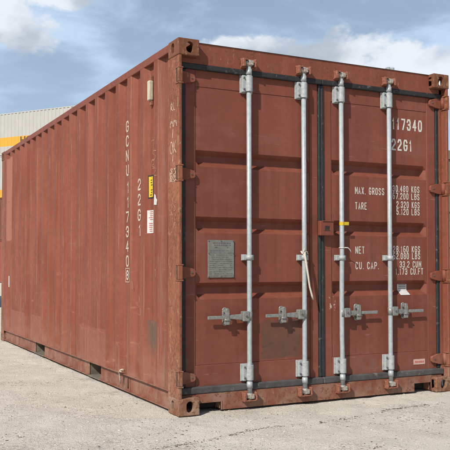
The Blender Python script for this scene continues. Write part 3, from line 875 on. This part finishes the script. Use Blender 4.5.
# lettering on the right leaf
TX, TZ = (1, 0, 0), (0, 0, 1); yf = D+.0035
def dt(s, x, zc, w_, h_, al='L', th=.0064):
    bm = bmesh.new(); block_text(bm, s, (x-(w_ if al == 'R' else 0), yf, zc-h_/2), TX, TZ, w_, h_, th)
    for v in bm.verts: v.co.y += .0012+door_wob(v.co.x, v.co.z)-.0006
    me = bpy.data.meshes.new('lettering'); bm.to_mesh(me); bm.free(); link('lettering', me, MAT['white'], doorR)
dt('117340', 1.909, 2.162, .311, .094, 'L', .0135); dt('22G1', 1.904, 1.993, .210, .094, 'L', .0135)
dt('MAX. GROSS', 1.540, 1.608, .284, .056); dt('TARE', 1.540, 1.488, .112, .056)
for s_, zc, w_ in (('30.480 KGS', 1.639, .284), ('67.200 LBS', 1.580, .284), ('2.320 KGS', 1.512, .246), ('5.120 LBS', 1.455, .246),
                   ('28.160 KGS', 1.153, .284), ('62.080 LBS', 1.098, .284)):
    dt(s_, 2.187, zc, w_-.006, .052, 'R')
dt('NET', 1.540, 1.143, .088, .056); dt('CU. CAP.', 1.540, 1.022, .226, .056)
dt('33.2 CUM', 2.195, 1.031, .220, .052, 'R'); dt('1.173 CU.FT', 2.218, .974, .285, .052, 'R')

# stickers on the right leaf: one bent into the groove, one low down
m = MB(); y_ = D+.0045
g = GR[2]; X0, X1 = 1.985, 2.080
gp = [(y_+REC-.002, .872), (y_+REC-.003, .822), (y_-.003, .786)]
for k in range(2):
    (ya, za), (yb, zb_) = gp[k], gp[k+1]
    v = [m.bm.verts.new(p) for p in ((X0, ya-.002, za), (X1, ya-.002, za), (X1, yb-.002, zb_), (X0, yb-.002, zb_))]; m.bm.faces.new(v)
    v = [m.bm.verts.new(p) for p in ((X0, ya-.001, za), (X1, ya-.001, za), (X1, yb-.001, zb_), (X0, yb-.001, zb_))]; m.bm.faces.new(v[::-1])
m.build('groove_sticker', MAT['sticker'], doorR)
for zz in (.834, .848, .862): MB().box(X0+.012, X1-.010, y_+REC-.0062, y_+REC-.0052, zz, zz+.006).build('sticker_line', MAT['plate'], doorR)
m = MB(); m.box(2.108, 2.226, D-.002, D-.0002, .222, .265); st = m.build('small_sticker', MAT['pink'], doorR)
m = MB()
x = 2.122
while x < 2.21:
    m.box(x, x+.009, D-.003, D-.0021, .236, .250); x += .0135
m.build('sticker_print', MAT['redink'], doorR)
# small lug welded on top of the header
for xa in (1.872, 1.912): MB().box(xa, xa+.022, .075, .12, 2.5875, 2.613, .002, 1).build('roof_lug', MAT['bracket'], root)

# ---- markings on the long side
SY = (0, -1, 0)
bm = bmesh.new(); z = 2.182; ft = .0135
def sl(ch, yc, z, w_=.066, h_=.090):
    block_text(bm, ch, (.0005, yc+w_/2*(.55 if ch == '1' else 1), z-h_), SY, TZ, w_ , h_, ft)
for ch in 'GCNU 117340':
    if ch != ' ': sl(ch, 1.004, z)
    z -= .1172 if ch != ' ' else .022
sl('8', 1.004, z, .056, .078)
for (ya, yb, za, zb_) in ((.955, 1.05, z+.012, z+.017), (.955, 1.05, z-.096, z-.091), (.955, .960, z-.0908, z+.0118), (1.045, 1.05, z-.0908, z+.0118)):
    v = [bm.verts.new(p) for p in ((-.0006, yb, za), (-.0006, ya, za), (-.0006, ya, zb_), (-.0006, yb, zb_))]; bm.faces.new(v)
z = 1.692
for ch in '22G1':
    sl(ch, .742, z); z -= .1172
for v in bm.verts: v.co.x += .0022+side_wob(v.co.y, v.co.z)
me = bpy.data.meshes.new('side_lettering'); bm.to_mesh(me); bm.free(); link('side_lettering', me, MAT['faded_white'], root)
# labels pressed into the first recess, following its floor and slope
def wrap_label(name, y0, y1, z0, z1, off, mat, rows=None):
    m = MB()
    for (za, zb_) in (rows or [(z0, z1)]):
        ya_, yb_ = (y0, y1) if rows is None else (y0+random.uniform(0, .012), y1-random.uniform(0, .012))
        ys_ = sorted(set([ya_, yb_]+[y for y in (PH0-.101, PH0-.039) if ya_ < y < yb_]))
        q = [[m.bm.verts.new((corr_x(y, .19, 6, 0, .036)+.004-off+.003+side_wob(y, z), y, z)) for z in (za, zb_)] for y in ys_]
        r_ = [[m.bm.verts.new(v.co+Vector((.0008, 0, 0))) for v in row] for row in q]
        for i in range(len(q)-1):
            m.bm.faces.new((q[i][0], q[i+1][0], q[i+1][1], q[i][1])); m.bm.faces.new((r_[i][0], r_[i][1], r_[i+1][1], r_[i+1][0]))
    return m.build(name, mat, root)
wrap_label('warning_border', .545, .618, 1.528, 1.704, .005, MAT['black'])
wrap_label('warning_label', .553, .610, 1.539, 1.693, .0062, MAT['yellow'])
wrap_label('warning_print', .556, .600, 0, 0, .0072, MAT['black'], [(1.552+k*.0185, 1.558+k*.0185) for k in range(7) if k != 3])
wrap_label('code_label', .545, .625, 1.268, 1.440, .005, MAT['sticker'])
wrap_label('code_print', .552, .612, 0, 0, .006, MAT['redink'], [(1.280+k*.0145, 1.2855+k*.0145) for k in range(11) if k != 5])
m = MB(); m.prism([(0, 0), (.05, -.005), (.062, .03), (.04, .045), (.030, .07), (.008, .078)], (.0018, .445, 1.470), (0, -1, 0), (0, 0, 1), (-1, 0, 0), .0015)
for v in m.bm.verts: v.co.x += side_wob(v.co.y, v.co.z)
m.build('torn_sticker', MAT['sticker'], root)
MB().box(.0+side_wob(5.52, .8), .003+side_wob(5.52, .8), 5.50, 5.545, .745, .89).build('far_label', MAT['sticker'], root)
# ventilator in the first recess
m = MB(); m.box(.001, .0365, .541, .583, 2.262, 2.410, .007); v = m.build('vent_cover', MAT['vent'], root)
for z0_, z1_ in ((2.225, 2.2615), (2.4105, 2.45)):
    m = MB(); m.box(.018, .0365, .546, .576, z0_, z1_, .003); m.build('vent_bracket', MAT['keeper'], root)

CH = 'chalk'
# chalk writing on the corner post (scribbled letters, drawn upright)
GLY = {'O': [[(0, .5), (.2, .95), (.7, 1), (1, .5), (.7, 0), (.2, .05), (0, .5)]], 'K': [[(0, 0), (.1, 1)], [(.9, 1), (.1, .5), (1, 0)]],
       'm': [[(0, 0), (.1, .9), (.3, .5), (.5, .9), (.7, .4), (.85, .8), (1, 0)]], 'S': [[(1, .9), (.3, 1), (.1, .7), (.9, .4), (.7, 0), (0, .1)]],
       'R': [[(0, 0), (.1, 1), (.8, .85), (.7, .5), (.1, .45), (.9, 0)]], '|': [[(.35, -.1), (.6, 1.1)]], 'U': [[(0, 1), (.05, .2), (.5, 0), (.9, .2), (1, 1)]],
       'P': [[(0, 0), (.1, 1), (.9, .85), (.8, .5), (.1, .42)]], '7': [[(0, .95), (1, 1), (.4, 0)]], '6': [[(.9, 1), (.2, .6), (.1, .1), (.8, .05), (.8, .45), (.2, .4)]],
       '/': [[(0, -.1), (1, 1.1)]], 'Z': [[(0, 1), (1, .9), (.1, .1), (1, 0)]], 'l': [[(.2, 1), (.1, 0), (.7, .05)]]}
def hand(word, yc, z, w_, h_, r_=.0028, xo=.0008):
    bm = bmesh.new()
    n_ = len(word); cw = w_/n_
    for i, ch in enumerate(word):
        for st_ in GLY[ch]:
            pts_ = [tuple(p) for p in st_]
            for _ in range(2):
                nw = [pts_[0]]
                for k in range(len(pts_)-1):
                    (ax, ay), (bx, by) = pts_[k], pts_[k+1]
                    nw += [(ax*.75+bx*.25, ay*.75+by*.25), (ax*.25+bx*.75, ay*.25+by*.75)]
                pts_ = nw+[pts_[-1]]
            stroke(bm, [(xo, yc+w_/2-(i+.1+.8*p[0])*cw+random.uniform(-.0008, .0008), z+p[1]*h_) for p in pts_], r_, (-1, 0, 0))
    if yc > .3:
        for v in bm.verts: v.co.x += .001+side_wob(v.co.y, v.co.z)
    me = bpy.data.meshes.new('chalk_word'); bm.to_mesh(me); bm.free(); link('chalk_word', me, MAT[CH], root)
for wd_, yc, z, w_, h_ in (('Rl', .095, 2.10, .09, .055), ('mm', .09, 1.985, .12, .055), ('|', .10, 1.915, .05, .05), ('OK', .095, 1.80, .12, .085), ('|', .10, 1.735, .05, .05),
                            ('SR', .095, 1.61, .12, .09), ('RS', .100, 1.605, .11, .085)):
    hand(wd_, yc, z, w_, h_, .0050, .0032)
CH = 'chalk_faint'
for wd_, yc, z, w_, h_ in (('UPS', .105, 1.40, .12, .06), ('7/6', .10, 1.31, .12, .07)):
    hand(wd_, yc, z, w_, h_, .0042, .0032)
for wd_, yc, z, w_, h_ in (('7', .49, 1.87, .09, .08), ('S', .47, 1.80, .11, .07), ('R', .49, 1.735, .12, .07), ('Z', .46, 1.68, .12, .06)):
    hand(wd_, yc-.03, z, w_, h_, .0032, .0012)
for (y, z) in ((.9, .9), (.75, .80), (.72, .70), (1.8, .9), (.42, 1.0)):
    bm = bmesh.new(); stroke(bm, [(-.0012, y, z), (-.0012, y-.01, z-.03), (-.0012, y-.004, z-.06)], .002, (-1, 0, 0))
    for v in bm.verts: v.co.x += .003+side_wob(v.co.y, v.co.z)
    me = bpy.data.meshes.new('scratch'); bm.to_mesh(me); bm.free(); link('scratch', me, MAT['chalk'], root)

# ------------------------------------------------------------------ small loose things
def tagt(o_, label, cat, group=None):
    o_['label'] = label; o_['category'] = cat
    if group: o_['group'] = group
    return o_
# pale strap looped round the second rod
m = MB(); x, y = 1.045, RY
loop = [(x+math.cos(a_)*.024, y+math.sin(a_)*.024, 1.120+.010*math.sin(a_*3)) for a_ in np.linspace(0, 2*PI*1.9, 22)]
m.tube(loop, .0055, 8)
m.tube([(x-.012, y-.026, 1.128), (x-.018, y-.034, 1.10), (x-.006, y-.036, 1.03), (x+.010, y-.034, .95), (x+.024, y-.032, .87), (x+.046, y-.030, .800), (x+.056, y-.030, .768)], [.006, .008, .0085, .0075, .007, .0075, .005], 8)
m.tube([(x-.004, y-.028, 1.128), (x-.022, y-.036, 1.145), (x-.034, y-.030, 1.12), (x-.020, y-.03, 1.09), (x+.008, y-.032, 1.04)], .004, 8)
tagt(m.build('strap', MAT['rope'], None), 'pale frayed strap looped round a locking rod, its tail hanging down', 'strap')
# white tie on the third rod
m = MB(); x = 1.386
m.tube([(x+math.cos(a_)*.021, RY+math.sin(a_)*.021, 1.158) for a_ in np.linspace(0, 2*PI, 14)], .004, 7)
m.tube([(x+.012, RY-.02, 1.160), (x+.035, RY-.03, 1.158), (x+.055, RY-.03, 1.140), (x+.062, RY-.03, 1.125)], .0035, 7)
tagt(m.build('cable_tie', MAT['sticker'], None), 'small white cable tie with a curled end on the rod right of the centre joint', 'cable tie')
# yellow tape
m = MB(); m.tube([(x, RY, 1.330), (x, RY, 1.356)], .0195, 16, False); m.box(x+.010, x+.052, RY-.020, RY-.018, 1.331, 1.356, 0)
tagt(m.build('tape', MAT['yellow'], None), 'bit of yellow tape wrapped round the rod beside the seal box', 'tape')
# old wire twisted through a hole at the foot of the long side
m = MB(); y = 1.115
m.tube([(.010, y-.03, .178), (-.010, y-.035, .192), (-.020, y-.010, .186), (-.012, y+.010, .170), (-.012, y+.03, .150), (-.004, y+.045, .105), (.004, y+.05, .065)], [.006, .007, .007, .008, .0075, .006, .004], 8)
m.tube([(-.018, y-.02, .190), (-.024, y+.01, .165), (-.014, y+.015, .13), (-.004, y+.02, .085)], .0045, 8)
m.tube([(-.016, y-.03, .170), (-.022, y+.0, .180), (-.016, y+.03, .165), (-.008, y+.015, .14)], .005, 8)
tagt(m.build('wire_tie', MAT['wire'], None), 'knotted old wire hanging from the foot of the long red side', 'wire')
m = MB(); m.tube([(.006, 1.00, .146), (.008, 1.0, .05)], .004, 6); m.build('drain_rod', MAT['dark'], root)

# ------------------------------------------------------------------ other containers
def plain_container(label, Lc, loc, rotz, mat, group=None, letters=None, name='stacked_container'):
    r_ = thing(name, label, 'shipping container', loc, rotz, (WD/2, Lc/2, 0), group)
    side_panel(-1, 'side_panel', mat, r_, Lc, patches=False); side_panel(1, 'side_panel', mat, r_, Lc, patches=False)
    for ix in (0, 1):
        for iy in (0, 1):
            a_, b_ = (WD-.1, WD-.002) if ix else (.002, .1); c_, d_ = (Lc-.185, Lc-.002) if iy else (.002, .185)
            MB().box(a_, b_, c_, d_, .119, H-.119, .006, 1).build('corner_post', mat, r_)
            for iz in (0, 1): casting(Lc, WD, H, ix, iy, iz, mat, r_)
        a_, b_ = (WD-.062, WD-.0015) if ix else (.0015, .062)
        MB().box(a_, b_, .1785, Lc-.1785, 2.527, 2.583, .004, 1).build('top_rail', mat, r_)
        a_, b_ = (WD-.03, WD-.003) if ix else (.003, .03)
        MB().box(a_, b_, .1785, Lc-.1785, .02, .149, .004, 1).build('bottom_rail', mat, r_)
    MB().box(.062, WD-.062, .18, Lc-.18, 2.55, 2.57).build('roof', mat, r_)
    MB().box(.08, WD-.08, .18, Lc-.18, .12, .16).build('floor', MAT['timber'], r_)
    # corrugated end and a door end
    m = MB()
    for k in range(8):
        c0 = .1+(k+.5)*(WD-.2)/8
        m.prism([(c0-.1, Lc-.05), (c0-.05, Lc-.012), (c0+.05, Lc-.012), (c0+.1, Lc-.05), (c0+.1, Lc-.06), (c0-.1, Lc-.06)], (0, 0, .13), (1, 0, 0), (0, 1, 0), (0, 0, 1), 2.35)
    m.build('end_wall', mat, r_)
    for (a_, b_) in ((.102, 1.212), (1.226, WD-.102)):
        m = MB(); m.box(a_, b_, .04, .08, .14, 2.46, .004, 1)
        for zz in (.3, .78, 1.26, 1.74): m.box(a_+.07, b_-.07, .028, .041, zz, zz+.36, .010, 1)
        dr = m.build('door', mat, r_)
        for q in (.3, .78):
            xx = a_+(b_-a_)*q; MB().tube([(xx, .022, .1), (xx, .022, 2.5)], .017, 10).build('locking_rod', MAT['rod'], dr)
    for z0, z1, nm in ((.02, .138, 'door_sill'), (2.462, 2.585, 'door_header')):
        MB().box(.163, WD-.163, .02, .09, z0, z1, .004, 1).build(nm, mat, r_)
    if letters:
        s_, yc, z0, hh, ww = letters
        bm_ = bmesh.new(); text_mesh(bm_, s_, (-.004, yc, z0), SY, TZ, ww, hh, .03, 'L', .004)
        me_ = bpy.data.meshes.new('lettering'); bm_.to_mesh(me_); bm_.free(); link('lettering', me_, MAT['band_ink'], r_)
    return r_
# yard positions, metres
PA = Vector((7.161, 43.281, 10.364)); PB = Vector((10.658, 38.629, 10.364))
dirv = (PB-PA); dirv.z = 0; dirv.normalize()
# local -y runs along dirv (the viewer's right); local x=0 side faces the viewer
rot = math.atan2(-dirv.x, dirv.y)+PI
L40 = 12.192
endR = PB+dirv*3.0
start = Vector((endR.x, endR.y, 0))
white_labels = ['white corrugated container with orange band and dark letters, top of the far stack',
                'white container with a low orange band, just under the topmost white one',
                'dull brown container between the white ones and the dark red one in the far stack',
                'dark red container standing on the ground under the far stack']
yl = (PB-Vector((8.131, 41.989, 10.364))).length+3.0
for k, (mk, let) in enumerate((('bg_white', ('HCI', yl, .62, .46, .95)), ('bg_white2', None), ('bg_brown', None), ('bg_red', None))):
    plain_container(white_labels[k], L40, (start.x, start.y, (3-k)*H), rot, MAT[mk], 'containers in the far stack', let)
PO = Vector((5.384, 3.111, 2.591))
ol = plain_container('olive green container standing to the right behind the red one', 6.058, (PO.x-1.0, PO.y, 0), 0, MAT['bg_olive'], name='olive_container')
PL = Vector((1.675, 14.749, 2.591))
plain_container('rust brown container seen just past the far end of the big red one', 6.058, (PL.x-WD-.0, PL.y, 0), 0, MAT['bg_red'], name='brown_container')
for o_ in bpy.data.objects:
    if '_pivot' in o_: del o_['_pivot']
